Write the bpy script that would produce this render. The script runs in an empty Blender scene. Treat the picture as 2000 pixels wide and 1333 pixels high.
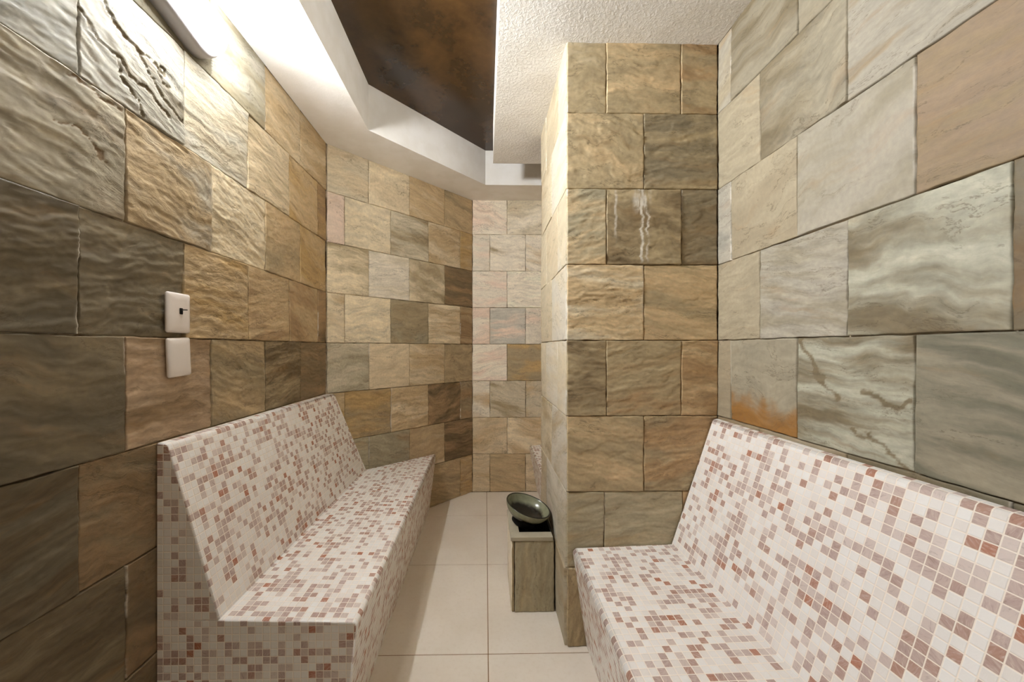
import bpy, bmesh, math, random
import numpy as np
from mathutils import Vector, Matrix

scene = bpy.context.scene
C = scene.collection

# ---------------------------------------------------------------- camera
cam_d = bpy.data.cameras.new('camera')
cam = bpy.data.objects.new('camera', cam_d); C.objects.link(cam)
cam.location = (0, 0, 1.18)
cam.rotation_euler = (math.radians(90), 0, math.radians(-1.0))
cam_d.sensor_width = 36.0
cam_d.lens = 718.0 / 2000.0 * 36.0
cam_d.shift_x = (1000 - 960.53) / 2000
cam_d.shift_y = (680 - 666.5) / 2000
cam_d.clip_start = 0.02
scene.camera = cam

# ---------------------------------------------------------------- world, exposure (the only light is the wall lamp, built below)
w = bpy.data.worlds.new('world'); scene.world = w; w.use_nodes = True
w.node_tree.nodes['Background'].inputs[0].default_value = (0.9, 0.88, 0.85, 1)
w.node_tree.nodes['Background'].inputs[1].default_value = 0.0
LAMP_STRENGTH = 60.0
LAMP_COLOR = (0.96, 0.985, 1.0)
vs = scene.view_settings
vs.view_transform = 'Standard'; vs.look = 'None'; vs.gamma = 1.0; vs.use_curve_mapping = False
vs.exposure = 3.1
scene.cycles.max_bounces = 16
scene.cycles.diffuse_bounces = 8

# ---------------------------------------------------------------- dimensions (metres)
XL, XR = -0.94, 0.925            # side walls
YC0 = 2.19                       # where the left wall turns
YB, XB0 = 3.01, -0.11            # rear wall and where the slanted wall meets it
YF = -1.1                        # wall behind the camera
PX, PY0, PY1 = 0.319, 1.447, 2.096   # pier: left face, front, rear
ZC, ZR = 2.388, 2.642            # plaster ceiling, recess ceiling
J = [0.0, 0.31, 0.61, 0.91, 1.21, 1.51, 1.81, 2.11, ZC + 0.004]   # stone courses

# ---------------------------------------------------------------- helpers
def lin(r, g, b):
    f = lambda c: (c / 255 / 12.92) if c / 255 <= 0.04045 else ((c / 255 + 0.055) / 1.055) ** 2.4
    return (f(r), f(g), f(b))

def tag(o, label=None, cat=None, group=None, kind=None):
    if label: o['label'] = label
    if cat: o['category'] = cat
    if group: o['group'] = group
    if kind: o['kind'] = kind
    return o

def link(name, me, mats, parent=None, smooth=False, loc=None):
    o = bpy.data.objects.new(name, me); C.objects.link(o)
    for m in mats: me.materials.append(m)
    if smooth:
        me.polygons.foreach_set('use_smooth', [True] * len(me.polygons))
    if parent: o.parent = parent
    if loc is not None: o.location = loc
    return o

def from_bm(name, bm, mats, parent=None, smooth=False, loc=None):
    me = bpy.data.meshes.new(name)
    bmesh.ops.recalc_face_normals(bm, faces=bm.faces)
    bm.to_mesh(me); bm.free()
    return link(name, me, mats, parent, smooth, loc)

def empty(name, loc=(0, 0, 0)):
    o = bpy.data.objects.new(name, None); C.objects.link(o); o.location = loc
    o.empty_display_size = 0.05
    return o

class N:
    """small node-graph helper"""
    def __init__(s, name):
        s.m = bpy.data.materials.new(name); s.m.use_nodes = True
        s.t = s.m.node_tree; s.b = s.t.nodes['Principled BSDF']
    def node(s, typ, **kw):
        n = s.t.nodes.new(typ)
        for k, v in kw.items(): setattr(n, k, v)
        return n
    def put(s, sock, v):
        if isinstance(v, bpy.types.NodeSocket): s.t.links.new(v, sock)
        elif v is not None:
            if sock.type == 'RGBA' and isinstance(v, (tuple, list)) and len(v) == 3: v = (*v, 1)
            sock.default_value = v
    def math(s, op, a, b=None, c=None, clamp=False):
        n = s.node('ShaderNodeMath', operation=op, use_clamp=clamp)
        for i, v in enumerate((a, b, c)):
            if v is not None: s.put(n.inputs[i], v)
        return n.outputs[0]
    def vmath(s, op, a, b=None):
        n = s.node('ShaderNodeVectorMath', operation=op)
        s.put(n.inputs[0], a)
        if b is not None: s.put(n.inputs[1], b)
        return n.outputs[0] if op not in ('DOT_PRODUCT', 'LENGTH') else n.outputs[1]
    def noise(s, vec, scale, detail=5, rough=0.55, dist=0.0, out=0):
        n = s.node('ShaderNodeTexNoise')
        if vec is not None: s.put(n.inputs['Vector'], vec)
        n.inputs['Scale'].default_value = scale; n.inputs['Detail'].default_value = detail
        n.inputs['Roughness'].default_value = rough; n.inputs['Distortion'].default_value = dist
        return n.outputs[out]
    def remap(s, v, a, b, c=0.0, d=1.0, smooth=True):
        n = s.node('ShaderNodeMapRange', interpolation_type='SMOOTHSTEP' if smooth else 'LINEAR')
        s.put(n.inputs[0], v)
        for i, k in enumerate((a, b, c, d)): s.put(n.inputs[i + 1], k)
        return n.outputs[0]
    def mix(s, f, a, b, blend='MIX'):
        n = s.node('ShaderNodeMix', data_type='RGBA', blend_type=blend)
        s.put(n.inputs[0], f); s.put(n.inputs[6], a); s.put(n.inputs[7], b)
        return n.outputs[2]
    def attr(s, name, out=0):
        n = s.node('ShaderNodeAttribute', attribute_name=name)
        return n.outputs[{'color': 0, 'vector': 1, 'fac': 2}[out] if isinstance(out, str) else out]
    def coord(s, out='Object'):
        return s.node('ShaderNodeTexCoord').outputs[out]
    def bump(s, h, strength=0.3, dist=0.01, normal=None):
        n = s.node('ShaderNodeBump'); n.inputs['Strength'].default_value = strength
        n.inputs['Distance'].default_value = dist
        s.put(n.inputs['Height'], h)
        if normal is not None: s.put(n.inputs['Normal'], normal)
        return n.outputs[0]
    def set(s, **kw):
        names = dict(color='Base Color', rough='Roughness', normal='Normal', metal='Metallic', spec='Specular IOR Level',
                     emit='Emission Color', estr='Emission Strength', coat='Coat Weight', coatr='Coat Roughness', sss='Subsurface Weight')
        for k, v in kw.items(): s.put(s.b.inputs[names[k]], v)
        return s.m

# ---------------------------------------------------------------- materials
def mat_stone():
    g = N('split_slate_stone')
    v = g.attr('tvec', 'vector'); c1 = g.attr('tcol', 'color'); c2 = g.attr('tcol2', 'color')
    amt = g.attr('tamt', 'fac'); wht = g.attr('twhite', 'fac'); rg = g.attr('trough', 'fac')
    vs_ = g.vmath('MULTIPLY', v, (1.0, 4.6, 1.0))
    warp = g.vmath('ADD', vs_, g.vmath('MULTIPLY', g.noise(v, 5.0, 3, out=1), (0.18, 0.5, 0.0)))
    streak = g.noise(warp, 10.0, 9, 0.66)
    patch = g.noise(warp, 2.6, 5, 0.55)
    fine = g.noise(v, 90.0, 4, 0.6)
    # second colour in patches
    th = g.math('SUBTRACT', 1.0, amt)
    pm = g.remap(patch, g.math('MULTIPLY_ADD', th, 0.62, 0.06), g.math('MULTIPLY_ADD', th, 0.62, 0.32))
    col = g.mix(pm, c1, c2)
    # light and dark streaks along the cleft
    amp = g.math('MULTIPLY_ADD', rg, 0.62, 0.22, clamp=True)
    k = g.math('MULTIPLY_ADD', g.math('MULTIPLY', g.math('SUBTRACT', streak, 0.49), 1.5), amp, 1.0)
    k = g.math('MULTIPLY', k, g.remap(fine, 0.25, 0.75, 0.88, 1.12, smooth=False))
    kc = g.node('ShaderNodeCombineColor'); 
    for i in range(3): g.put(kc.inputs[i], k)
    col = g.mix(1.0, col, kc.outputs[0], 'MULTIPLY')
    # warm iron tint in thin bands
    band = g.remap(g.noise(g.vmath('ADD', warp, (3.1, 7.7, 0)), 4.0, 6, 0.6), 0.56, 0.72, 0.0, 0.2)
    col = g.mix(band, col, lin(158, 116, 66), 'MIX')
    # dark hair veins
    vn = g.noise(g.vmath('ADD', warp, (9.0, 1.3, 0)), 4.6, 8, 0.62)
    vein = g.remap(g.math('ABSOLUTE', g.math('SUBTRACT', vn, 0.52)), 0.0, 0.011, 0.55, 0.0)
    vein = g.math('MULTIPLY', vein, g.remap(g.noise(g.vmath('ADD', warp, (2.0, 5.5, 0)), 3.0, 3), 0.44, 0.58))
    col = g.mix(vein, col, lin(82, 70, 50))
    # lime bloom
    wn = g.math('MULTIPLY', wht, g.remap(g.noise(v, 40.0, 4, 0.6), 0.3, 0.6), clamp=True)
    col = g.mix(wn, col, lin(225, 218, 205))
    h = g.math('ADD', g.math('MULTIPLY', streak, 0.6), g.math('MULTIPLY', fine, 0.3))
    h = g.math('ADD', h, g.math('MULTIPLY', vein, -0.3))
    h = g.math('MULTIPLY', h, g.math('MULTIPLY_ADD', rg, 0.8, 0.2))
    rr = g.remap(fine, 0.3, 0.7, 0.55, 0.78)
    return g.set(color=col, rough=rr, normal=g.bump(h, 0.55, 0.006), spec=0.35)

def mat_grout(dark, light, name):
    g = N(name)
    p = g.coord()
    f = g.remap(g.noise(p, 7.0, 4), 0.42, 0.6)
    return g.set(color=g.mix(f, dark, light), rough=0.9, normal=g.bump(g.noise(p, 220.0, 3), 0.4, 0.002))

def mat_mosaic():
    g = N('glass_mosaic')
    uv = g.attr('UVMap', 'vector')
    q = g.vmath('SCALE', uv); q.node.inputs['Scale'].default_value = 1 / 0.0216
    cell = g.vmath('FLOOR', q); fr = g.vmath('SUBTRACT', q, cell)
    sp = g.node('ShaderNodeSeparateXYZ'); g.put(sp.inputs[0], fr)
    ex = g.math('MINIMUM', sp.outputs[0], g.math('SUBTRACT', 1.0, sp.outputs[0]))
    ey = g.math('MINIMUM', sp.outputs[1], g.math('SUBTRACT', 1.0, sp.outputs[1]))
    e = g.math('SMOOTH_MIN', ex, ey, 0.06)
    tile = g.remap(e, 0.036, 0.066)
    def rnd(off):
        n = g.node('ShaderNodeTexWhiteNoise', noise_dimensions='3D')
        g.put(n.inputs['Vector'], g.vmath('ADD', cell, off)); return n.outputs[0]
    r1, r2, r3 = rnd((0.5, 0.5, 3.3)), rnd((17.5, 4.5, 8.1)), rnd((41.5, 77.5, 1.7))
    cl = g.noise(g.vmath('ADD', cell, (0.37, 0.71, 0.2)), 0.23, 3, 0.6)
    score = g.math('ADD', r1, g.math('MULTIPLY', g.math('SUBTRACT', cl, 0.5), 1.7))
    on = g.math('GREATER_THAN', score, 0.575)
    rampn = g.node('ShaderNodeValToRGB'); g.put(rampn.inputs[0], r2)
    el = rampn.color_ramp.elements
    cols = [(0.0, lin(213, 201, 195)), (0.34, lin(194, 176, 169)), (0.68, lin(178, 156, 148)), (0.92, lin(174, 138, 123)), (0.995, lin(172, 114, 90))]
    el[0].position, el[0].color = cols[0][0], (*cols[0][1], 1)
    el[1].position, el[1].color = cols[1][0], (*cols[1][1], 1)
    for p_, c_ in cols[2:]:
        k = el.new(p_); k.color = (*c_, 1)
    rampn.color_ramp.interpolation = 'LINEAR'
    # marbling inside every glass tile
    rot = g.node('ShaderNodeVectorRotate', rotation_type='Z_AXIS'); g.put(rot.inputs['Vector'], fr)
    g.put(rot.inputs['Angle'], g.math('MULTIPLY', r3, 6.28))
    mv = g.vmath('ADD', g.vmath('MULTIPLY', rot.outputs[0], (0.8, 3.2, 1.0)), g.vmath('MULTIPLY', cell, (3.7, 5.3, 1.0)))
    mar = g.noise(mv, 1.5, 4, 0.6, 0.8)
    tint = g.mix(g.remap(mar, 0.46, 0.70, 0.0, 0.5), rampn.outputs[0], lin(212, 196, 186))
    tint = g.mix(g.remap(mar, 0.46, 0.28, 0.0, 0.38), tint, lin(118, 94, 82))
    wcol = g.mix(r3, lin(234, 232, 229), lin(226, 220, 214))
    wcol = g.mix(g.remap(mar, 0.5, 0.75, 0.0, 0.3), wcol, lin(240, 238, 234))
    c = g.mix(on, wcol, tint)
    c = g.mix(tile, lin(236, 226, 214), c)
    rough = g.remap(tile, 0, 1, 0.8, 0.27, smooth=False)
    h = g.math('ADD', g.math('MULTIPLY', g.remap(e, 0.02, 0.10), 1.0), g.math('MULTIPLY', r3, 0.5))
    h = g.math('ADD', h, g.math('MULTIPLY', mar, 0.12))
    return g.set(color=c, rough=rough, normal=g.bump(h, 0.5, 0.0012), spec=0.45)

def mat_plaster(coarse, name):
    g = N(name)
    p = g.coord()
    n1 = g.noise(p, 80.0 if coarse else 120.0, 5, 0.6, 0.6)
    n2 = g.noise(p, 9.0, 3, 0.5)
    c = g.mix(g.remap(n2, 0.35, 0.65), lin(240, 237, 232), lin(234, 230, 223))
    hh = g.math('ADD', g.remap(n1, 0.42, 0.68), g.math('MULTIPLY', g.noise(p, 260.0, 3), 0.25))
    return g.set(color=c, rough=0.85, normal=g.bump(hh, 0.42 if coarse else 0.12, 0.004 if coarse else 0.002), spec=0.25)

def mat_brown():
    g = N('brown_lacquered_ceiling')
    p = g.coord()
    n1 = g.noise(p, 2.6, 4, 0.6, 0.4); n2 = g.noise(p, 34.0, 4, 0.6)
    c = g.mix(g.remap(n1, 0.35, 0.7), lin(46, 32, 17), lin(78, 54, 28))
    c = g.mix(g.remap(n2, 0.4, 0.75, 0.0, 0.18), c, lin(92, 64, 36))
    return g.set(color=c, rough=0.22, normal=g.bump(g.noise(p, 180.0, 3), 0.05, 0.002), spec=0.5)

def mat_floor():
    g = N('beige_floor_tile')
    p = g.coord()
    n1 = g.noise(p, 3.0, 4, 0.55); n2 = g.noise(p, 60.0, 3, 0.6)
    c = g.mix(g.remap(n1, 0.3, 0.7), lin(228, 220, 208), lin(220, 210, 196))
    c = g.mix(g.remap(n2, 0.45, 0.75, 0.0, 0.25), c, lin(206, 192, 172))
    return g.set(color=c, rough=g.remap(n1, 0.3, 0.7, 0.36, 0.5), normal=g.bump(n2, 0.06, 0.001), spec=0.45)

def mat_plain(name, col, rough=0.5, spec=0.5, bump=0.0, bscale=200.0, vary=0.06, **kw):
    g = N(name)
    p = g.coord()
    n = g.noise(p, 22.0, 3)
    c = g.mix(n, tuple(x * (1 - vary) for x in col), tuple(min(1, x * (1 + vary)) for x in col))
    nm = g.bump(g.noise(p, bscale, 3), bump, 0.001) if bump else None
    return g.set(color=c, rough=rough, spec=spec, normal=nm, **kw)

def mat_bowl():
    g = N('glazed_stoneware')
    p = g.coord()
    s = g.node('ShaderNodeSeparateXYZ'); g.put(s.inputs[0], p)
    z = g.math('ADD', s.outputs[2], g.math('MULTIPLY', g.math('SUBTRACT', g.noise(p, 18.0, 4), 0.5), 0.02))
    f = g.remap(z, 0.028, 0.046)
    pale = g.mix(g.noise(p, 40.0, 4), lin(104, 106, 84), lin(150, 150, 124))
    c = g.mix(f, lin(30, 26, 20), pale)
    c = g.mix(g.remap(s.outputs[2], 0.0665, 0.070), c, lin(26, 23, 18))
    return g.set(color=c, rough=0.24, spec=0.45, normal=g.bump(g.noise(p, 60.0, 3), 0.1, 0.001))

def mat_lamp():
    g = N('lit_opal_diffuser')
    sx = g.node('ShaderNodeSeparateXYZ'); g.put(sx.inputs[0], g.coord())
    # the skirt of the cover glows a little less than its front
    e = g.math('MULTIPLY', g.remap(sx.outputs[0], 0.066, 0.089, 0.06, 1.0), LAMP_STRENGTH)
    return g.set(color=(0.9, 0.9, 0.9), rough=0.3, emit=LAMP_COLOR, estr=e)

M_STONE = mat_stone()
M_GROUT = mat_grout(lin(84, 66, 44), lin(200, 184, 160), 'stone_joint_grout')
M_MOS = mat_mosaic()
M_PLC = mat_plaster(True, 'rough_white_plaster')
M_PLS = mat_plaster(False, 'smooth_white_plaster')
M_BROWN = mat_brown()
M_FLOOR = mat_floor()
M_FGROUT = mat_plain('floor_joint', lin(140, 112, 80), 0.9, 0.2, 0.3)
M_PLATE = mat_plain('white_plastic', lin(226, 218, 212), 0.35, 0.5, vary=0.02)
M_HOUS = mat_plain('grey_lamp_plastic', lin(176, 172, 174), 0.4, 0.5, vary=0.02)
M_BLACK = mat_plain('black_rubber', lin(9, 8, 8), 0.7, 0.3)
M_DARKMETAL = mat_plain('dark_metal', lin(48, 42, 36), 0.35, 0.6)
M_BOWL = mat_bowl()
M_LAMP = mat_lamp()

# ---------------------------------------------------------------- noise in numpy
def _h(ix, iy, seed):
    ix = ix.astype(np.int64) & 0xffffffff; iy = iy.astype(np.int64) & 0xffffffff
    n = (ix * 374761393 + iy * 668265263 + (seed * 1274126177 & 0xffffffff)) & 0xffffffff
    n = ((n ^ (n >> 13)) * 1274126177) & 0xffffffff
    n = n ^ (n >> 16)
    return (n & 0xffffff) / float(0xffffff)

def vnoise(x, y, seed):
    x0 = np.floor(x); y0 = np.floor(y); fx = x - x0; fy = y - y0
    fx = fx * fx * fx * (fx * (fx * 6 - 15) + 10); fy = fy * fy * fy * (fy * (fy * 6 - 15) + 10)
    a = _h(x0, y0, seed); b = _h(x0 + 1, y0, seed); c = _h(x0, y0 + 1, seed); d = _h(x0 + 1, y0 + 1, seed)
    return (a + (b - a) * fx) * (1 - fy) + (c + (d - c) * fx) * fy

def fbm(x, y, seed, oct=4, gain=0.5):
    s = 0; a = 1.0; t = 0
    for k in range(oct):
        s = s + a * vnoise(x, y, seed + 31 * k); t += a
        x = x * 2.03 + 5.1; y = y * 2.03 + 9.7; a *= gain
    return s / t

def sstep(a, b, x):
    t = np.clip((x - a) / (b - a), 0, 1); return t * t * (3 - 2 * t)

# ---------------------------------------------------------------- split-stone cladding
PAL = dict(cream=(206, 190, 158), beige=(194, 176, 144), greige=(184, 172, 146), pale=(206, 196, 176), pink=(208, 186, 166),
           tan=(176, 152, 114), gold=(168, 138, 88), olive=(148, 131, 99), grey=(148, 138, 112), dark=(112, 94, 66),
           brown=(146, 118, 82), blue=(142, 137, 114), white=(226, 214, 190), rust=(186, 130, 62), umber=(94, 77, 50),
           tanpink=(188, 160, 128), slate=(120, 108, 84), ltgrey=(180, 175, 160))
class Wall:
    def __init__(s):
        s.v = []; s.f = []; s.mi = []; s.n = 0; s.at = {k: [] for k in ('tvec', 'tcol', 'tcol2', 'tamt', 'twhite', 'trough')}
        s.k = 0
    def tile(s, org, ud, nd, u0, u1, z0, z1, spec, seed, step=0.006, fn=None, gain=1.0):
        """one split stone slab: (u along the wall, z up) lifted off the wall along nd"""
        c1, c2, amt, rough = spec[:4]; ang = spec[4] if len(spec) > 4 else None
        proud = spec[5] if len(spec) > 5 else 0.0
        r = random.Random(seed)
        if ang is None: ang = r.uniform(-0.30, 0.22)
        gp = 0.0011
        nu = max(3, int((u1 - u0) / step) + 1); nz = max(3, int((z1 - z0) / step) + 1)
        def axis(a, b, n):
            t = np.linspace(a + gp, b - gp, n)
            return np.concatenate(([a + gp], [a + gp + 0.0008], [a + gp + 0.003], t[1:-1], [b - gp - 0.003], [b - gp - 0.0008], [b - gp]))
        U, Z = np.meshgrid(axis(u0, u1, nu), axis(z0, z1, nz), indexing='xy')
        # wobbly edges
        ed = np.minimum(np.minimum(U - u0, u1 - U), np.minimum(Z - z0, z1 - Z))
        du = np.minimum(U - u0, u1 - U); dz = np.minimum(Z - z0, z1 - Z)
        wob = 0.0030
        U2 = U + np.where(du < 0.004, (vnoise(Z * 30, Z * 0 + seed * 3.1 + np.sign(U - (u0 + u1) / 2), seed) - 0.5) * wob, 0)
        Z2 = Z + np.where(dz < 0.004, (vnoise(U * 30, U * 0 + seed * 7.7 + np.sign(Z - (z0 + z1) / 2), seed + 9) - 0.5) * wob, 0)
        ca, sa = math.cos(ang), math.sin(ang)
        A = ca * U2 + sa * Z2 + seed * 3.37; B = -sa * U2 + ca * Z2 + seed * 1.91
        wx = (fbm(A * 7, B * 7, seed + 3, 3) - 0.5)
        Bw = B + wx * 0.05
        big = fbm(A * 3.5, Bw * 9, seed, 4)
        t = fbm(A * 2.6, Bw * 8.5, seed + 77, 5) * 5.0
        fl = np.floor(t); terr = (fl + sstep(0.84, 1.0, t - fl)) / 5.0
        rip = fbm(A * 7, Bw * 55, seed + 5, 5, 0.6)
        fin = fbm(A * 36, Bw * 110, seed + 11, 3, 0.6)
        H = 0.0008 + (big - 0.5) * 0.003 + (terr - 0.5) * 0.0075 + (rip - 0.5) * 0.0034 + (fin - 0.5) * 0.0024
        H = H * rough
        tilt = r.uniform(-1, 1) * 0.0015 * (U - (u0 + u1) / 2) / 0.15 + r.uniform(-1, 1) * 0.0015 * (Z - (z0 + z1) / 2) / 0.15
        H = H + tilt + r.uniform(-0.0015, 0.0015) + proud
        H = np.clip(H, -0.0065, 0.02) 
        H = H - 0.0010 * (1 - sstep(0.0015, 0.0042, ed))
        H = np.where(ed < gp + 0.0004, -0.0105, H)
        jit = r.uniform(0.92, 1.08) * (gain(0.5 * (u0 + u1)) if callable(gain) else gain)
        am = np.full(U.shape, float(amt)); wh = np.zeros(U.shape)
        # lime along some edges
        if r.random() < 0.45:
            side = r.choice((u0, u1)); wh = np.maximum(wh, (1 - sstep(0.0, 0.007, np.abs(U - side))) * sstep(0.45, 0.6, vnoise(Z * 12, Z * 0 + seed, seed)) * 0.9)
        if fn:
            out = fn(U, Z, am, wh, u0, u1, z0, z1); am, wh = out[0], out[1]
            if len(out) > 2: H = np.where(ed < gp + 0.0004, H, np.clip(H + out[2], -0.0078, 0.02))
        tb = r.uniform(0.55, 1.45)
        P = (np.array(org)[None, None, :] + U2[..., None] * np.array(ud) + np.dstack([U2 * 0, U2 * 0, Z2]) + H[..., None] * np.array(nd))
        ny, nx = U.shape
        s.v.append(P.reshape(-1, 3))
        idx = np.arange(ny * nx).reshape(ny, nx) + s.n
        q = np.stack([idx[:-1, :-1], idx[:-1, 1:], idx[1:, 1:], idx[1:, :-1]], -1).reshape(-1, 4)
        un = np.cross(np.array(ud), np.array([0, 0, 1.0]))
        if np.dot(un, np.array(nd)) < 0: q = q[:, ::-1]
        s.f.append(q); s.mi.append(np.zeros(len(q), int)); n = ny * nx; s.n += n
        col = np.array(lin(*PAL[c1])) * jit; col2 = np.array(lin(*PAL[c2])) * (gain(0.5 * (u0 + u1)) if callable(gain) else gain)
        s.at['tvec'].append(np.dstack([A, B * tb, U * 0 + seed * 0.73]).reshape(-1, 3))
        s.at['tcol'].append(np.tile([*col, 1], (n, 1))); s.at['tcol2'].append(np.tile([*col2, 1], (n, 1)))
        s.at['tamt'].append(am.ravel()); s.at['twhite'].append(wh.ravel()); s.at['trough'].append(np.full(n, min(1.5, rough)))
    def quad(s, pts, mi=1):
        s.v.append(np.array(pts, float)); s.f.append(np.array([[0, 1, 2, 3]]) + s.n); s.mi.append(np.array([mi])); s.n += 4
        for k, d in (('tvec', 3), ('tcol', 4), ('tcol2', 4)): s.at[k].append(np.zeros((4, d)))
        for k in ('tamt', 'twhite', 'trough'): s.at[k].append(np.zeros(4))
    def back(s, org, ud, nd, u0, u1, z0, z1, thick=0.06, front=-0.0085):
        o = np.array(org, float); ud = np.array(ud, float); nd = np.array(nd, float); up = np.array([0, 0, 1.0])
        p = lambda u, z, h: o + ud * u + up * z + nd * h
        a, b = front, -thick
        F = [p(u0, z0, a), p(u1, z0, a), p(u1, z1, a), p(u0, z1, a)]; K = [p(u0, z0, b), p(u1, z0, b), p(u1, z1, b), p(u0, z1, b)]
        flip = np.dot(np.cross(ud, up), nd) < 0
        qs = [F, [K[1], K[0], K[3], K[2]], [K[0], K[1], F[1], F[0]], [F[3], F[2], K[2], K[3]], [K[0], F[0], F[3], K[3]], [F[1], K[1], K[2], F[2]]]
        for q in qs: s.quad(q[::-1] if flip else q)
    def build(s, name):
        me = bpy.data.meshes.new(name)
        V = np.concatenate(s.v); Fq = np.concatenate(s.f); mi = np.concatenate(s.mi)
        me.vertices.add(len(V)); me.vertices.foreach_set('co', V.astype(np.float32).ravel())
        me.loops.add(Fq.size); me.loops.foreach_set('vertex_index', Fq.astype(np.int32).ravel())
        me.polygons.add(len(Fq)); me.polygons.foreach_set('loop_start', np.arange(0, Fq.size, 4, dtype=np.int32))
        me.update(calc_edges=True)
        o = link(name, me, [M_STONE, M_GROUT])
        me.polygons.foreach_set('material_index', mi.astype(np.int32))
        me.polygons.foreach_set('use_smooth', (mi == 0))
        for k, typ, d in (('tvec', 'FLOAT_VECTOR', 3), ('tcol', 'FLOAT_COLOR', 4), ('tcol2', 'FLOAT_COLOR', 4), ('tamt', 'FLOAT', 1), ('twhite', 'FLOAT', 1), ('trough', 'FLOAT', 1)):
            a = me.attributes.new(k, typ, 'POINT')
            data = np.concatenate(s.at[k]).astype(np.float32).ravel()
            a.data.foreach_set({'FLOAT_VECTOR': 'vector', 'FLOAT_COLOR': 'color', 'FLOAT': 'value'}[typ], data)
        me.update(); me.validate()
        o['kind'] = 'structure'
        return o

def _soft(c):
    m = sum(c) / 3.0
    return tuple(min(242, (m + (x - m) * 0.95) * 1.06 + 12) for x in c)
PAL = {k: _soft(c) for k, c in PAL.items()}

def sp(t):
    """'cream/rust/.3/1' -> colour, second colour, its share, relief"""
    p = t.split('/')
    out = [p[0], p[1] if len(p) > 1 else p[0], float(p[2]) if len(p) > 2 else 0.35, float(p[3]) if len(p) > 3 else 0.7]
    if len(p) > 4: out.append(float(p[4]) if p[4] else None)
    if len(p) > 5: out.append(float(p[5]))
    return out

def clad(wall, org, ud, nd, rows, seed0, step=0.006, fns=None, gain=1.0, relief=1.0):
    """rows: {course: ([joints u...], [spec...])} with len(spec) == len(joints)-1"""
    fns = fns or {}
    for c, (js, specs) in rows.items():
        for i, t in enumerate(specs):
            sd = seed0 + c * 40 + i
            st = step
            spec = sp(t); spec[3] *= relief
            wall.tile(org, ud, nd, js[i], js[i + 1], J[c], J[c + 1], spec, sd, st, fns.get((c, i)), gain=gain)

# --- left wall: u = y
def rust_bottom(U, Z, am, wh, u0, u1, z0, z1):
    return np.clip(0.0 + 0.82 * (1 - sstep(0.12, 0.5, (Z - z0) / (z1 - z0) + 0.24 * (fbm(U * 14, Z * 9, 5, 4) - 0.5))), 0, 1), wh

def polyline(U, Z, pts, w):
    d = np.full(U.shape, 1e9)
    for (ax, az), (bx, bz) in zip(pts, pts[1:]):
        L2 = (bx - ax) ** 2 + (bz - az) ** 2
        t = np.clip(((U - ax) * (bx - ax) + (Z - az) * (bz - az)) / L2, 0, 1)
        d = np.minimum(d, np.hypot(U - ax - t * (bx - ax), Z - az - t * (bz - az)))
    return 1 - sstep(w * 0.35, w, d)

def crack(lines, w, deep, seed, add=1.6, soft=False):
    def f(U, Z, am, wh, u0, u1, z0, z1):
        x = (U - u0) / (u1 - u0) + 0.20 * (fbm(U * 22, Z * 22, seed, 5) - 0.5)
        z = (Z - z0) / (z1 - z0) + 0.20 * (fbm(U * 22, Z * 22, seed + 50, 5) - 0.5)
        m = np.zeros(U.shape)
        for k, l in enumerate(lines): m = np.maximum(m, polyline(x, z, l, w * (1 - 0.22 * (k % 3))))
        return (am + m * add if soft else np.where(m > 0.2, am + m * add, am)), wh, -deep * m
    return f

crack_left = crack([[(0.05, 0.98), (0.22, 0.72), (0.45, 0.62), (0.66, 0.40), (0.98, 0.20)], [(0.02, 0.50), (0.25, 0.34), (0.38, 0.12), (0.55, 0.02)],
                    [(0.45, 0.62), (0.58, 0.66), (0.80, 0.52)], [(0.25, 0.34), (0.5, 0.30), (0.75, 0.16)]], 0.019, 0.005, 3)
crack_low = crack([[(0.55, 0.99), (0.8, 0.93), (0.99, 0.95)], [(0.45, 0.60), (0.7, 0.56), (0.9, 0.42)]], 0.014, 0.0025, 8, 0.5)
crack_right = crack([[(0.98, 0.98), (0.85, 0.78), (0.72, 0.62), (0.60, 0.46)], [(0.34, 0.52), (0.12, 0.47), (0.02, 0.50)], [(0.45, 0.22), (0.2, 0.14), (0.03, 0.02)]], 0.045, 0.0, 12, 0.30, True)

def drips(U, Z, am, wh, u0, u1, z0, z1):
    x = (U - u0) / (u1 - u0); z = (z1 - Z) / (z1 - z0)
    w1 = 0.012 * (fbm(Z * 40, Z * 0 + 2, 3, 3) - 0.5) / 0.3
    a = (1 - sstep(0.05, 0.15, np.abs(x - 0.47))) * (1 - sstep(0.2, 0.36, z)) * sstep(0.38, 0.62, fbm(U * 120, Z * 16, 4, 3) + 0.12)
    b = (1 - sstep(0.008, 0.022, np.abs(x - 0.47 - w1 * 2))) * (1 - sstep(0.9, 1.0, z))
    c = (1 - sstep(0.006, 0.018, np.abs(x - 0.545 - w1 * 2.5))) * (1 - sstep(0.85, 1.0, z)) * sstep(0.2, 0.3, z)
    d = (1 - sstep(0.006, 0.02, np.abs(x - 0.12 - w1))) * (1 - sstep(0.4, 0.8, z)) * 0.6
    return am, np.clip(np.maximum.reduce([a * 0.9, b, c, d]), 0, 1) * 1.2

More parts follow.
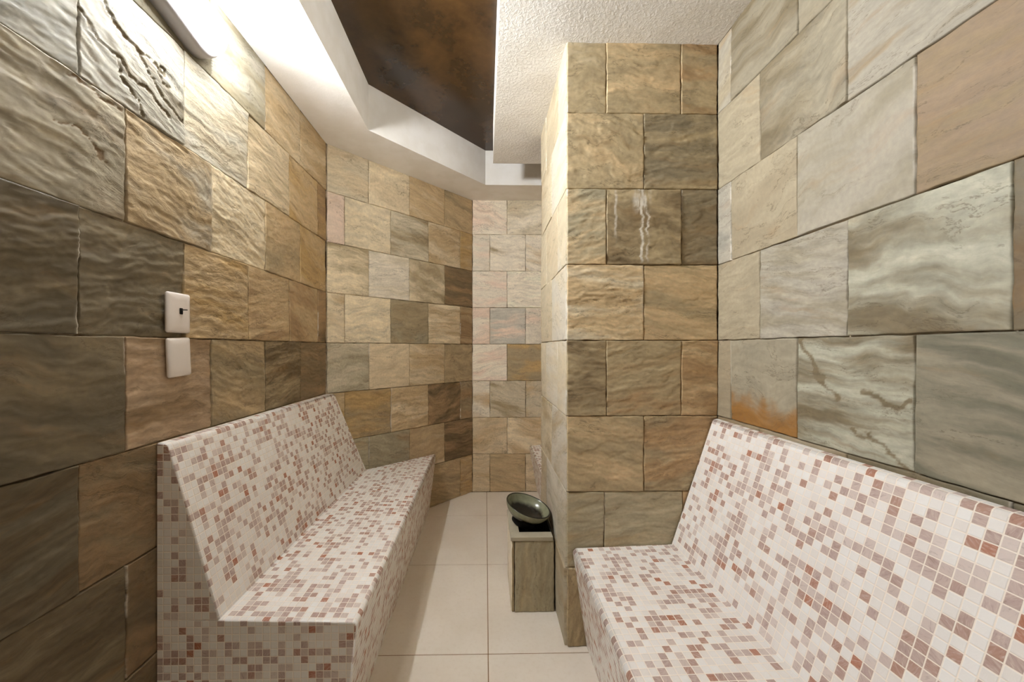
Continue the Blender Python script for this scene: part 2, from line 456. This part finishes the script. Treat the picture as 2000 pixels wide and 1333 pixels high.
near = [-1.12, -0.82, -0.52, -0.22, 0.08, 0.378, 0.678]
neare = [-1.12, -0.93, -0.63, -0.33, -0.03, 0.267, 0.567]
od = near + [0.978, 1.278, 1.586, 1.887, 2.185]
ev = neare + [0.867, 1.163, 1.471, 1.779, 2.081, 2.185]
g6 = ['grey/olive/.3/.6', 'tan/grey/.4/.6', 'greige/olive/.3/.6', 'slate/olive/.4/.6', 'olive/tan/.3/.6', 'grey/greige/.4/.8']
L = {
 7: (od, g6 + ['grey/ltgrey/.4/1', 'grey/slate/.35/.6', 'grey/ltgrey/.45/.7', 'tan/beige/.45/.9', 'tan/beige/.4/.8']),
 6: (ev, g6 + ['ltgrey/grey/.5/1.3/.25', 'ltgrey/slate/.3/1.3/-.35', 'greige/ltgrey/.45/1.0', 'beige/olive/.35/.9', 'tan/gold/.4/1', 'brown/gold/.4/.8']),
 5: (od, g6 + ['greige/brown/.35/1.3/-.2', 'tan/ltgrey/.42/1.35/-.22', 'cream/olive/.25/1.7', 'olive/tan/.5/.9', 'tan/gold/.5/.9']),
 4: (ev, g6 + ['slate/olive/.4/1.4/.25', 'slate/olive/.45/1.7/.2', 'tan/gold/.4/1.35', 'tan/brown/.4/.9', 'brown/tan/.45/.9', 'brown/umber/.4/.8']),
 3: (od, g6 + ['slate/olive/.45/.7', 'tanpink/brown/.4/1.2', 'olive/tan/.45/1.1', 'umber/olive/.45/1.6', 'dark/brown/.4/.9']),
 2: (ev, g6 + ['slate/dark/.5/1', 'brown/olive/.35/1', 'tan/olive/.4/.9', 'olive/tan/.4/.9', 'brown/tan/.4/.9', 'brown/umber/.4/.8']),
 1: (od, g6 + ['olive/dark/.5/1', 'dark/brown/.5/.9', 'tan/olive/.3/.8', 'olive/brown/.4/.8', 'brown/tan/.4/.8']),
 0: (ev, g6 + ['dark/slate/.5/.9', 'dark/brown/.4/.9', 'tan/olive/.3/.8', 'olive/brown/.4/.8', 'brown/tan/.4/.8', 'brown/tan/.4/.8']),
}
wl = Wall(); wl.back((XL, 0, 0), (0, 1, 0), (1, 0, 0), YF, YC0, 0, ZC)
clad(wl, (XL, 0, 0), (0, 1, 0), (1, 0, 0), L, 1000, 0.0045, fns={(6, 7): crack_left, (5, 6): crack_low}, gain=lambda u: 0.46 if u < 0.5 else 0.50 if u < 0.9 else 0.62 if u < 1.2 else 0.78 if u < 1.5 else 0.92)  # painted vignette: gain steps the stone colours darker towards the camera
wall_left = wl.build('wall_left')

# --- slanted wall
dv = Vector((XB0 - XL, YB - YC0, 0)); DL = dv.length; du_ = dv.normalized(); dn = Vector((du_.y, -du_.x, 0))
od = [0.004, 0.268, 0.572, 0.885, 1.172]; ev = [0.004, 0.110, 0.425, 0.735, 1.043, 1.172]
D = {
 7: (od, ['beige/greige/.5/.6', 'cream/beige/.5/.6', 'tan/beige/.3/.6', 'tan/olive/.35/.6']),
 6: (ev, ['pink/cream/.2/.4', 'cream/greige/.4/.7', 'olive/greige/.5/.8', 'beige/tan/.5/.6', 'gold/tan/.4/.6']),
 5: (od, ['cream/olive/.35/.8', 'pale/greige/.3/.6', 'cream/olive/.45/.8', 'dark/brown/.4/.7']),
 4: (ev, ['cream/tan/.3/.6', 'cream/greige/.4/.7', 'olive/grey/.4/.7', 'cream/tan/.5/.7', 'brown/tan/.4/.6']),
 3: (od, ['greige/grey/.5/.8', 'beige/greige/.3/.5', 'tan/beige/.5/.7', 'olive/tan/.45/.7']),
 2: (ev, ['tan/gold/.4/1', 'gold/olive/.45/1.3', 'tan/cream/.4/1', 'brown/umber/.45/1', 'olive/brown/.4/.7']),
 1: (od, ['grey/tan/.3/.8', 'grey/brown/.3/.8', 'tan/beige/.4/.6', 'umber/brown/.5/.9']),
 0: (ev, ['tan/olive/.4/.8', 'tan/olive/.4/.8', 'tan/olive/.4/.8', 'olive/tan/.5/.8', 'tan/gold/.45/.8']),
}
wd = Wall(); wd.back((XL, YC0, 0), tuple(du_), tuple(dn), 0, DL, 0, ZC)
clad(wd, (XL, YC0, 0), tuple(du_), tuple(dn), D, 2000, gain=0.85, relief=1.4)
wall_diag = wd.build('wall_back_left')

# --- rear wall: u = x
o_ = [-0.105, 0.178, 0.480, 0.78, 0.92]; e_ = [-0.105, 0.037, 0.33, 0.63, 0.92]
B_ = {
 7: (o_, ['pale/pink/.35/.6', 'pale/greige/.5/.6', 'beige', 'beige']),
 6: (e_, ['pale/pink/.4/.5', 'pale/olive/.3/.6', 'pale/beige/.4/.5', 'beige']),
 5: (o_, ['pale/pink/.4/.6', 'pale/white/.4/.9', 'beige', 'beige']),
 4: (e_, ['pink/pale/.4/.6', 'ltgrey/pink/.4/.6', 'pale/pink/.4/.6', 'beige']),
 3: (o_, ['pale/pink/.4/.5', 'gold/olive/.5/.5', 'beige', 'beige']),
 2: (e_, ['pale/tan/.4/.6', 'greige/olive/.35/.6', 'greige/tan/.4/.6', 'beige']),
 1: (o_, ['beige/tan/.4/.7', 'cream/tan/.5/.7', 'beige', 'beige']),
 0: (e_, ['beige/tan/.4/.7', 'tan/olive/.4/.7', 'beige/tan/.4/.7', 'beige']),
}
wb = Wall(); wb.back((0, YB, 0), (1, 0, 0), (0, -1, 0), XB0, XR, 0, ZC)
clad(wb, (0, YB, 0), (1, 0, 0), (0, -1, 0), B_, 3000)
wall_back = wb.build('wall_back')

# --- right wall: u = y (in front of the pier and in the alcove behind it)
od = [-1.12, -0.72, -0.42, -0.12, 0.175, 0.475, 0.775, 1.074, 1.37, 1.449]
ev = [-1.12, -0.57, -0.27, 0.03, 0.33, 0.63, 0.924, 1.224, 1.449]
q5 = ['tan/greige/.4/.6', 'greige/olive/.3/.6', 'grey/tan/.4/.6', 'beige/tan/.3/.5', 'greige/tan/.4/.5']
q4 = ['tan/greige/.4/.6', 'greige/olive/.3/.6', 'grey/tan/.4/.6', 'beige/tan/.3/.5']
R_ = {
 7: (od, q5 + ['greige/tan/.4/.6', 'beige/greige/.5/.5', 'greige/olive/.5/.6', 'cream/pale/.4/.5']),
 6: (ev, q4 + ['grey/tan/.3/.5', 'pale/tan/.35/.5', 'greige/olive/.42/1.2', 'cream/rust/.22/.6']),
 5: (od, q5 + ['tanpink/tan/.4/.3', 'greige/pale/.5/.25', 'cream/beige/.5/.25', 'pale/ltgrey/.4/.4']),
 4: (ev, q4 + ['grey/brown/.4/.5', 'white/olive/.56/.9', 'pale/greige/.45/1.0', 'cream/olive/.25/.6']),
 3: (od, q5 + ['blue/greige/.5/.45', 'white/olive/.46/.9', 'greige/rust/.1/.6', 'beige/tan/.3/.4']),
 2: (ev, q4 + ['slate/grey/.4/.5', 'grey/olive/.4/.5', 'beige/tan/.4/.5', 'tan/beige/.4/.5']),
 1: (od, q5 + ['grey/olive/.4/.5', 'beige/tan/.4/.5', 'tan/beige/.4/.5', 'tan/beige/.4/.5']),
 0: (ev, q4 + ['slate/grey/.4/.5', 'grey/olive/.4/.5', 'beige/tan/.4/.5', 'tan/beige/.4/.5']),
}
wr = Wall(); wr.back((XR, 0, 0), (0, 1, 0), (-1, 0, 0), YF, YB, 0, ZC)
clad(wr, (XR, 0, 0), (0, 1, 0), (-1, 0, 0), R_, 4000, 0.005, {(3, 7): rust_bottom, (3, 6): crack_right}, 0.47)  # stone colours darkened evenly, standing in for lens falloff at the frame edge
al = {c: ([2.10, 2.25 + 0.15 * (c % 2), 2.55 + 0.15 * (c % 2), 3.0], ['beige/tan/.4/.6', 'cream/beige/.4/.6', 'greige/tan/.4/.6']) for c in range(8)}
clad(wr, (XR, 0, 0), (0, 1, 0), (-1, 0, 0), al, 4600, 0.02)
wall_right = wr.build('wall_right')

# --- pier: front, left face, rear
fo = [PX + 0.003, 0.479, 0.778, XR - 0.001]; fe = [PX + 0.003, 0.628, XR - 0.001]
Pf = {
 7: (fo, ['olive/greige/.35/.8', 'tan/olive/.5/.7', 'olive/brown/.45/.8']),
 6: (fe, ['olive/tan/.5/1.0', 'slate/olive/.45/.9']),
 5: (fo, ['grey/tan/.4/.8', 'olive/dark/.45/.9', 'dark/slate/.45/.8']),
 4: (fe, ['tan/greige/.45/.9', 'tan/olive/.4/.6']),
 3: (fo, ['olive/dark/.4/.9', 'olive/brown/.4/.7', 'brown/tan/.5/.8']),
 2: (fe, ['olive/tan/.4/.7', 'brown/olive/.45/.9']),
 1: ([PX + 0.003, 0.470, 0.785, XR - 0.001], ['grey/olive/.4/.6', 'grey/olive/.35/.6', 'brown/tan/.4/.7']),
 0: ([PX + 0.003, 0.628, XR - 0.001], ['olive/dark/.4/.9/1.4/.004', 'olive/tan/.4/.6']),
}
wp = Wall(); wp.back((0, PY0, 0), (1, 0, 0), (0, -1, 0), PX + 0.007, XR, 0, ZC, 0.3)
clad(wp, (0, PY0, 0), (1, 0, 0), (0, -1, 0), Pf, 5000, 0.0045, {(5, 1): drips}, 1.1, 1.35)
so = [PY0 + 0.003, 1.62, 1.92, PY1]; se = [PY0 + 0.003, 1.765, 2.06, PY1]
Pl = {
 7: (so, ['cream/pale/.4/.35', 'beige/cream/.4/.35', 'cream/tan/.3/.35']),
 6: (se, ['pale/cream/.4/.3', 'cream/tan/.35/.35', 'beige']),
 5: (so, ['cream/pale/.3/.3', 'beige/cream/.4/.35', 'cream']),
 4: (se, ['pale/cream/.4/.3', 'cream/beige/.4/.3', 'beige']),
 3: (so, ['cream/pale/.4/.3', 'pale/cream/.4/.3', 'cream']),
 2: (se, ['pale/tan/.35/.3', 'cream/tan/.4/.3', 'beige']),
 1: (so, ['greige/pale/.4/.3', 'pale/greige/.4/.3', 'beige']),
 0: (se, ['greige/tan/.4/.4//.004', 'greige/tan/.3/.4', 'beige']),
}
wp.back((PX, 0, 0), (0, 1, 0), (-1, 0, 0), PY0 + 0.007, PY1, 0, ZC, 0.3)
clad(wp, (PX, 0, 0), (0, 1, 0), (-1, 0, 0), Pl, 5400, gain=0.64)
wp.back((0, PY1, 0), (1, 0, 0), (0, 1, 0), PX + 0.007, XR, 0, ZC, 0.3)
rr_ = {c: ([PX, 0.48 + 0.15 * (c % 2), 0.78, XR], ['beige/tan/.4/.6'] * 3) for c in range(8)}
clad(wp, (0, PY1, 0), (1, 0, 0), (0, 1, 0), rr_, 5800, 0.03)
wall_pier = wp.build('wall_pier')

# --- wall behind the camera
wf = Wall(); wf.back((0, YF, 0), (1, 0, 0), (0, 1, 0), XL, XR, 0, ZC)
ff = {c: ([XL] + [XL + 0.15 * (c % 2) + 0.3 * k for k in range(1, 6)] + [XR], ['beige/tan/.4/.6', 'greige/tan/.4/.6', 'cream/beige/.4/.6', 'tan/beige/.4/.6', 'greige/pale/.4/.6', 'beige/olive/.4/.6']) for c in range(8)}
clad(wf, (0, YF, 0), (1, 0, 0), (0, 1, 0), ff, 6000, 0.02)
wall_front = wf.build('wall_front')

# ---------------------------------------------------------------- floor
bm = bmesh.new()
def bbox(bm, x0, x1, y0, y1, z0, z1, mi=0, bev=0.0, seg=2):
    r = bmesh.ops.create_cube(bm, size=1.0)
    vs_ = r['verts']
    for v in vs_:
        v.co = Vector(((x0 + x1) / 2 + v.co.x * (x1 - x0), (y0 + y1) / 2 + v.co.y * (y1 - y0), (z0 + z1) / 2 + v.co.z * (z1 - z0)))
    fs = {f for v in vs_ for f in v.link_faces}
    for f in fs: f.material_index = mi
    if bev:
        es = list({e for v in vs_ for e in v.link_edges})
        r2 = bmesh.ops.bevel(bm, geom=es, offset=bev, segments=seg, affect='EDGES', profile=0.5)
        for f in r2['faces']: f.material_index = mi
    return vs_
bbox(bm, XL, XR, YF, YB, -0.05, -0.0015, 1)
T = 0.587; gx0 = 0.011; gy0 = 1.417; gg = 0.0016
xs = sorted({XL, XR} | {gx0 + k * T for k in range(-3, 4) if XL < gx0 + k * T < XR})
ys = sorted({YF, YB} | {gy0 + k * T for k in range(-6, 5) if YF < gy0 + k * T < YB})
for i in range(len(xs) - 1):
    for k in range(len(ys) - 1):
        bbox(bm, xs[i] + gg, xs[i + 1] - gg, ys[k] + gg, ys[k + 1] - gg, -0.012, 0.0, 0, 0.0012, 1)
floor = from_bm('floor', bm, [M_FLOOR, M_FGROUT]); floor['kind'] = 'structure'

# ---------------------------------------------------------------- ceiling: plaster soffits around a raised recess
def prism(bm, pts, z0, z1, mi=0, side=None):
    a = [bm.verts.new((x, y, z0)) for x, y in pts]; b = [bm.verts.new((x, y, z1)) for x, y in pts]
    n = len(pts)
    f1 = bm.faces.new(a[::-1]); f1.material_index = mi
    f2 = bm.faces.new(b); f2.material_index = mi
    for i in range(n):
        f = bm.faces.new((a[i], a[(i + 1) % n], b[(i + 1) % n], b[i])); f.material_index = mi if side is None else side
    return a, b
bm = bmesh.new()
RX = -0.648; RC = 2.049; RE = 2.722; RY0 = -0.6; SX = 0.050; SY = 2.405; RXR = 0.66
S = 1  # smooth plaster for the recess sides
prism(bm, [(XL, YF), (RX, YF), (RX, RC), (XL, YC0)], ZC, ZR, 1)                     # strip along the left wall
prism(bm, [(XL, YC0), (RX, RC), (0.0, RE), (XB0, YB)], ZC, ZR, 1)                   # strip along the slanted wall
prism(bm, [(XB0, YB), (0.0, RE), (RXR, RE), (RXR, YB)], ZC, ZR, 1)                  # strip along the rear wall
prism(bm, [(SX, YF), (XR, YF), (XR, SY), (SX, SY)], ZC, ZR, 0, 1)                   # broad soffit over the pier
prism(bm, [(RXR, SY), (XR, SY), (XR, YB), (RXR, YB)], ZC, ZR, 0, 1)
prism(bm, [(RX, YF), (SX, YF), (SX, RY0), (RX, RY0)], ZC, ZR, 1)
ceiling = from_bm('ceiling', bm, [M_PLC, M_PLS]); ceiling['kind'] = 'structure'
bm = bmesh.new()
bbox(bm, XL, XR, YF, YB, ZR, ZR + 0.05)
panel = from_bm('recess_panel', bm, [M_BROWN], ceiling); panel['label'] = 'dark brown satin panel inside the ceiling recess'

# ---------------------------------------------------------------- mosaic benches
def arc(c, r, a0, a1, n):
    return [(c[0] + r * math.cos(a0 + (a1 - a0) * i / n), c[1] + r * math.sin(a0 + (a1 - a0) * i / n)) for i in range(n + 1)]

def round_poly(pts, radii, n=4):
    out = []; m = len(pts)
    for i in range(m):
        p = Vector(pts[i]); r = radii[i]
        if r <= 0: out.append(tuple(p)); continue
        a = (Vector(pts[i - 1]) - p).normalized(); b = (Vector(pts[(i + 1) % m]) - p).normalized()
        h = math.acos(max(-1, min(1, a.dot(b)))) / 2
        t = r / math.tan(h); c = p + (a + b).normalized() * (r / math.sin(h))
        s = p + a * t; e = p + b * t
        for k in range(n + 1):
            q = s.lerp(e, k / n); d = (q - c).normalized()
            out.append(tuple(c + d * r))
    return out

def bench_part(name, poly, path, y0, y1, sgn, parent, uo, clip=None, bev=0.005):
    """extrude a profile (x measured from the room's middle) along y; uv in metres along the unrolled surface"""
    bm = bmesh.new()
    a = [bm.verts.new((sgn * x, y0, z)) for x, z in poly]; b = [bm.verts.new((sgn * x, y1, z)) for x, z in poly]
    n = len(poly)
    f0 = bm.faces.new(a); bm.faces.new(b[::-1])
    for i in range(n): bm.faces.new((a[i], b[i], b[(i + 1) % n], a[(i + 1) % n]))
    bmesh.ops.recalc_face_normals(bm, faces=bm.faces)
    if clip:
        co, no = clip
        r = bmesh.ops.bisect_plane(bm, geom=bm.verts[:] + bm.edges[:] + bm.faces[:], plane_co=co, plane_no=no, clear_outer=True)
        es = [e for e in bm.edges if e.is_boundary]
        bmesh.ops.holes_fill(bm, edges=es, sides=0)
    if bev:
        es = [e for e in bm.edges if abs(e.verts[0].co.y - y0) < 1e-5 and abs(e.verts[1].co.y - y0) < 1e-5 and on_path(e, path, sgn)]
        if es: bmesh.ops.bevel(bm, geom=es, offset=bev, segments=3, affect='EDGES', profile=0.5)
    bmesh.ops.recalc_face_normals(bm, faces=bm.faces)
    uvl = bm.loops.layers.uv.new('UVMap')
    for f in bm.faces:
        f.smooth = len(f.verts) == 4 and f.calc_area() < 0.02
        endf = abs(f.normal.y) > 0.75
        for l in f.loops:
            x, y, z = l.vert.co
            if endf: l[uvl].uv = (sgn * x + 7.03 + uo, z + 3.01)
            else: l[uvl].uv = (y + uo, path_len(path, sgn * x, z) + 12.0)
    me = bpy.data.meshes.new(name); bm.to_mesh(me); bm.free()
    return link(name, me, [M_MOS], parent)

def path_len(path, x, z):
    best = 1e9; out = 0; acc = 0
    for i in range(len(path) - 1):
        a = Vector(path[i]); b = Vector(path[i + 1]); d = b - a; L = d.length
        t = max(0, min(1, (Vector((x, z)) - a).dot(d) / (L * L))); q = a + d * t
        e = (Vector((x, z)) - q).length
        if e < best - 1e-6: best = e; out = acc + t * L
        acc += L
    return out

def on_path(e, path, sgn):
    m = (e.verts[0].co + e.verts[1].co) / 2
    best = 1e9
    for i in range(len(path) - 1):
        a = Vector(path[i]); b = Vector(path[i + 1]); d = b - a
        p = Vector((sgn * m.x, m.z)); t = max(0, min(1, (p - a).dot(d) / d.dot(d))); best = min(best, (p - a - d * t).length)
    return best < 0.004 and m.z > 0.01

def bench(wallx, basex, lipx, seatx, topx, zl, zs, zt, y0, y1, sgn, label, uo, clip=None):
    root = empty('mosaic_bench', (sgn * (wallx + basex) / 2, (y0 + y1) / 2, 0))
    tag(root, label, 'bench', 'mosaic benches built along the stone walls')
    zm = zl - 0.045; xm = lipx + (basex - lipx) * (0.045 / zl)
    base = [(wallx, 0.0), (basex, 0.0), (xm, zm), (wallx, zm)]
    lip = round_poly([(wallx, zm), (xm, zm), (lipx, zl), (seatx, zs), (wallx, zs)], [0, 0, 0.016, 0, 0], 5)
    bk = round_poly([(wallx, zs), (seatx, zs), (topx, zt), (wallx, zt + 0.003)], [0, 0, 0.012, 0], 4)
    path = [(basex, 0.0)] + lip[1:-1] + bk[2:]
    path = [p for i, p in enumerate(path) if i == 0 or (Vector(p) - Vector(path[i - 1])).length > 1e-5]
    inv = Matrix.Translation(root.location).inverted()
    for nm, poly in (('base', base), ('seat', lip), ('backrest', bk)):
        o = bench_part(nm, poly, path, y0, y1, sgn, root, uo, clip)
        o.matrix_parent_inverse = inv
    return root

cn = (-dn.x, -dn.y, 0)
bench(0.936, 0.411, 0.368, 0.762, 0.906, 0.390, 0.402, 0.905, 1.065, 2.9, -1,
      'pink and white mosaic bench along the left wall, its near end face in view', 0.0, clip=(Vector((XL, YC0, 0)) + dn * 0.004, cn))
bench(0.921, 0.400, 0.342, 0.737, 0.902, 0.390, 0.402, 0.896, -0.9, 1.442, 1,
      'pink and white mosaic bench along the right wall, running up to the stone pier', 5.0)
bench(0.921, 0.425, 0.357, 0.737, 0.902, 0.378, 0.402, 0.896, 2.105, 3.004, 1,
      'mosaic bench in the alcove behind the pier, only a pale corner showing', 9.0)

# ---------------------------------------------------------------- bulkhead lamp on the left wall
def stadium(cy, cz, hl, hz, n=14):
    """oval in the (y, z) plane"""
    out = []
    for i in range(n + 1):
        a = -math.pi / 2 + math.pi * i / n; out.append((cy + (hl - hz) + hz * math.cos(a), cz + hz * math.sin(a)))
    for i in range(n + 1):
        a = math.pi / 2 + math.pi * i / n; out.append((cy - (hl - hz) + hz * math.cos(a), cz + hz * math.sin(a)))
    return out

def oval_loft(bm, cy, cz, prof):
    """prof: (x, half length, half height) rings from the wall outwards; last ring is capped"""
    rings = []
    for x, hl, hz in prof:
        rings.append([bm.verts.new((x, y, z)) for y, z in stadium(cy, cz, hl, hz)])
    for a, b in zip(rings, rings[1:]):
        n = len(a)
        for i in range(n): bm.faces.new((a[i], a[(i + 1) % n], b[(i + 1) % n], b[i]))
    bm.faces.new(rings[0][::-1]); bm.faces.new(rings[-1])

LY, LZ = 1.107, 2.212
lamp = empty('bulkhead_lamp', (XL, LY, LZ)); lamp.rotation_euler = (math.radians(-14), 0, 0)
tag(lamp, 'lit oval bulkhead lamp with a white diffuser high on the left stone wall', 'lamp')
bm = bmesh.new()
oval_loft(bm, 0, 0, [(-0.006, 0.154, 0.073), (0.030, 0.154, 0.073), (0.044, 0.151, 0.070), (0.050, 0.146, 0.065)])
from_bm('housing', bm, [M_HOUS], lamp, True)
bm = bmesh.new()
oval_loft(bm, 0, 0, [(0.046, 0.140, 0.059), (0.062, 0.140, 0.059), (0.075, 0.137, 0.056), (0.085, 0.129, 0.048), (0.090, 0.115, 0.034), (0.092, 0.09, 0.012)])
from_bm('diffuser', bm, [M_LAMP], lamp, True)

# ---------------------------------------------------------------- wall plates
def plate(parent, name, hy, hz, th, mat):
    bm = bmesh.new()
    prof = [(0.0, hy - 0.002, hz - 0.002), (th * 0.45, hy, hz), (th * 0.8, hy - 0.002, hz - 0.002), (th, hy - 0.008, hz - 0.008), (th * 1.06, hy - 0.02, hz - 0.02)]
    rings = []
    for x, a, b in prof:
        pts = round_poly([(-a, -b), (a, -b), (a, b), (-a, b)], [0.005] * 4, 3)
        rings.append([bm.verts.new((x, y, z)) for y, z in pts])
    for r, q in zip(rings, rings[1:]):
        n = len(r)
        for i in range(n): bm.faces.new((r[i], r[(i + 1) % n], q[(i + 1) % n], q[i]))
    bm.faces.new(rings[0][::-1]); bm.faces.new(rings[-1])
    return from_bm(name, bm, [mat], parent, True)

p1 = empty('switch_plate', (XL + 0.003, 1.131, 1.286))
tag(p1, 'white wall plate with a small dark key switch, above the blank plate', 'switch plate')
plate(p1, 'cover', 0.0425, 0.0605, 0.011, M_PLATE)
bm = bmesh.new()
bbox(bm, 0.011, 0.0145, -0.0055, 0.0055, -0.010, 0.009, 0, 0.002)
ks = from_bm('key_slot', bm, [M_BLACK], p1, False, (0, 0.003, 0.006)); ks['label'] = 'black key slot'
bm = bmesh.new()
bbox(bm, 0.012, 0.030, -0.003, 0.003, 0.002, 0.005, 0, 0.0008)
kl = from_bm('key_lever', bm, [M_DARKMETAL], p1, False, (0, 0.003, 0.006)); kl['label'] = 'small dark metal lever'
p2 = empty('blank_plate', (XL + 0.003, 1.134, 1.152))
tag(p2, 'plain white blank wall plate, slightly tilted, below the key switch plate', 'cover plate')
plate(p2, 'cover', 0.0425, 0.0590, 0.011, M_PLATE)
p2.rotation_euler = (math.radians(3.0), 0, math.radians(1.0))

# ---------------------------------------------------------------- stone pedestal beside the pier
ped = empty('stone_pedestal', (0.209, 1.77, 0))
tag(ped, 'low grey stone clad pedestal on the floor against the pier', 'pedestal')
inv = Matrix.Translation(ped.location).inverted()
def stone_box(name, parent, org, ud, nd, w_, h_, spec, seed, thick):
    wl_ = Wall()
    wl_.tile(org, ud, nd, 0, w_, 0, h_, sp(spec), seed, 0.006)
    wl_.back(org, ud, nd, 0.001, w_ - 0.001, 0.001, h_ - 0.001, thick, -0.005)
    o = wl_.build(name); del o['kind']; o.parent = parent; o.matrix_parent_inverse = inv
    return o
x0, x1, y0, y1, zt = 0.117, 0.308, 1.637, 1.92, 0.318
stone_box('front_panel', ped, (x0 + 0.014, y0, 0), (1, 0, 0), (0, -1, 0), x1 - x0 - 0.014, zt, 'grey/olive/.4/.7/1.45', 7001, 0.012)
stone_box('corner_strip', ped, (x0 + 0.001, y0 + 0.004, 0), (1, 0, 0), (0, -1, 0), 0.0125, zt, 'olive/dark/.4/.5/1.5', 7004, 0.008)
stone_box('side_panel', ped, (x0, y0 + 0.006, 0), (0, 1, 0), (-1, 0, 0), y1 - y0 - 0.012, zt, 'pale/greige/.4/.5/1.4', 7002, 0.012)
stone_box('rear_panel', ped, (x0, y1, 0), (1, 0, 0), (0, 1, 0), x1 - x0, zt, 'grey/olive/.4/.5', 7003, 0.012)
bm = bmesh.new()
bbox(bm, x0 - 0.004, 0.302, y0 - 0.003, y0 + 0.046, zt, zt + 0.018, 0, 0.002)
bbox(bm, x0 - 0.004, x0 + 0.038, y0 + 0.0462, y1 - 0.0302, zt, zt + 0.018, 0, 0.002)
bbox(bm, x0 - 0.004, 0.302, y1 - 0.030, y1, zt, zt + 0.018, 0, 0.002)
M_CAP = mat_plain('honed_grey_stone', lin(172, 163, 142), 0.6, 0.35, 0.3, 120.0, vary=0.14)
o = from_bm('cap_rim', bm, [M_CAP], ped); o.matrix_parent_inverse = inv
bm = bmesh.new()
bbox(bm, x0 + 0.030, 0.304, y0 + 0.020, y1 - 0.014, 0.10, 0.22)
bbox(bm, x0 + 0.032, x0 + 0.038, y0 + 0.04, y1 - 0.03, 0.22, zt + 0.004)
bbox(bm, 0.298, 0.304, y0 + 0.047, y1 - 0.03, 0.22, zt + 0.019)
bbox(bm, x0 + 0.038, 0.298, y0 + 0.036, y0 + 0.045, 0.22, zt + 0.004)
bbox(bm, x0 + 0.038, 0.298, y1 - 0.03, y1 - 0.024, 0.22, zt + 0.004)
o = from_bm('cavity_liner', bm, [M_BLACK], ped); o.matrix_parent_inverse = inv; o['label'] = 'black lining of the hollow top'

# ---------------------------------------------------------------- tilted bowl lying in the hollow top
def lathe(prof, n=64, warp=None):
    bm = bmesh.new(); rings = []
    for r, z in prof:
        if r < 1e-6: rings.append([bm.verts.new((0, 0, z))]); continue
        ring = []
        for i in range(n):
            a = 2 * math.pi * i / n
            k = warp(a) if warp else 1.0
            ring.append(bm.verts.new((r * math.cos(a) * k, r * math.sin(a) * k, z)))
        rings.append(ring)
    for a, b in zip(rings, rings[1:]):
        if len(a) == 1 and len(b) == 1: continue
        for i in range(n):
            j = (i + 1) % n
            if len(a) == 1: bm.faces.new((a[0], b[i], b[j]))
            elif len(b) == 1: bm.faces.new((a[i], a[j], b[0]))
            else: bm.faces.new((a[i], a[j], b[j], b[i]))
    return bm
bowl = empty('bowl', (0.187, 1.775, 0.357))
tag(bowl, 'dark glazed stoneware bowl lying tilted on top of the stone pedestal', 'bowl')
prof = [(0.0, 0.012), (0.030, 0.013), (0.055, 0.019), (0.076, 0.031), (0.090, 0.046), (0.098, 0.060), (0.101, 0.068), (0.104, 0.0705),
        (0.108, 0.0695), (0.1085, 0.066), (0.104, 0.052), (0.094, 0.034), (0.078, 0.018), (0.058, 0.008), (0.0, 0.006)]
from_bm('body', lathe(prof, 72, lambda a: 1 + 0.02 * math.cos(a) ** 3 + 0.015 * math.cos(2 * a)), [M_BOWL], bowl, True)
foot = [(0.0, 0.009), (0.050, 0.009), (0.053, 0.004), (0.056, -0.020), (0.052, -0.023), (0.0, -0.023)]
o = from_bm('foot', lathe(foot, 48), [M_BLACK], bowl, True); o['label'] = 'black foot ring'
bowl.rotation_euler = (math.radians(6), math.radians(16), 0)
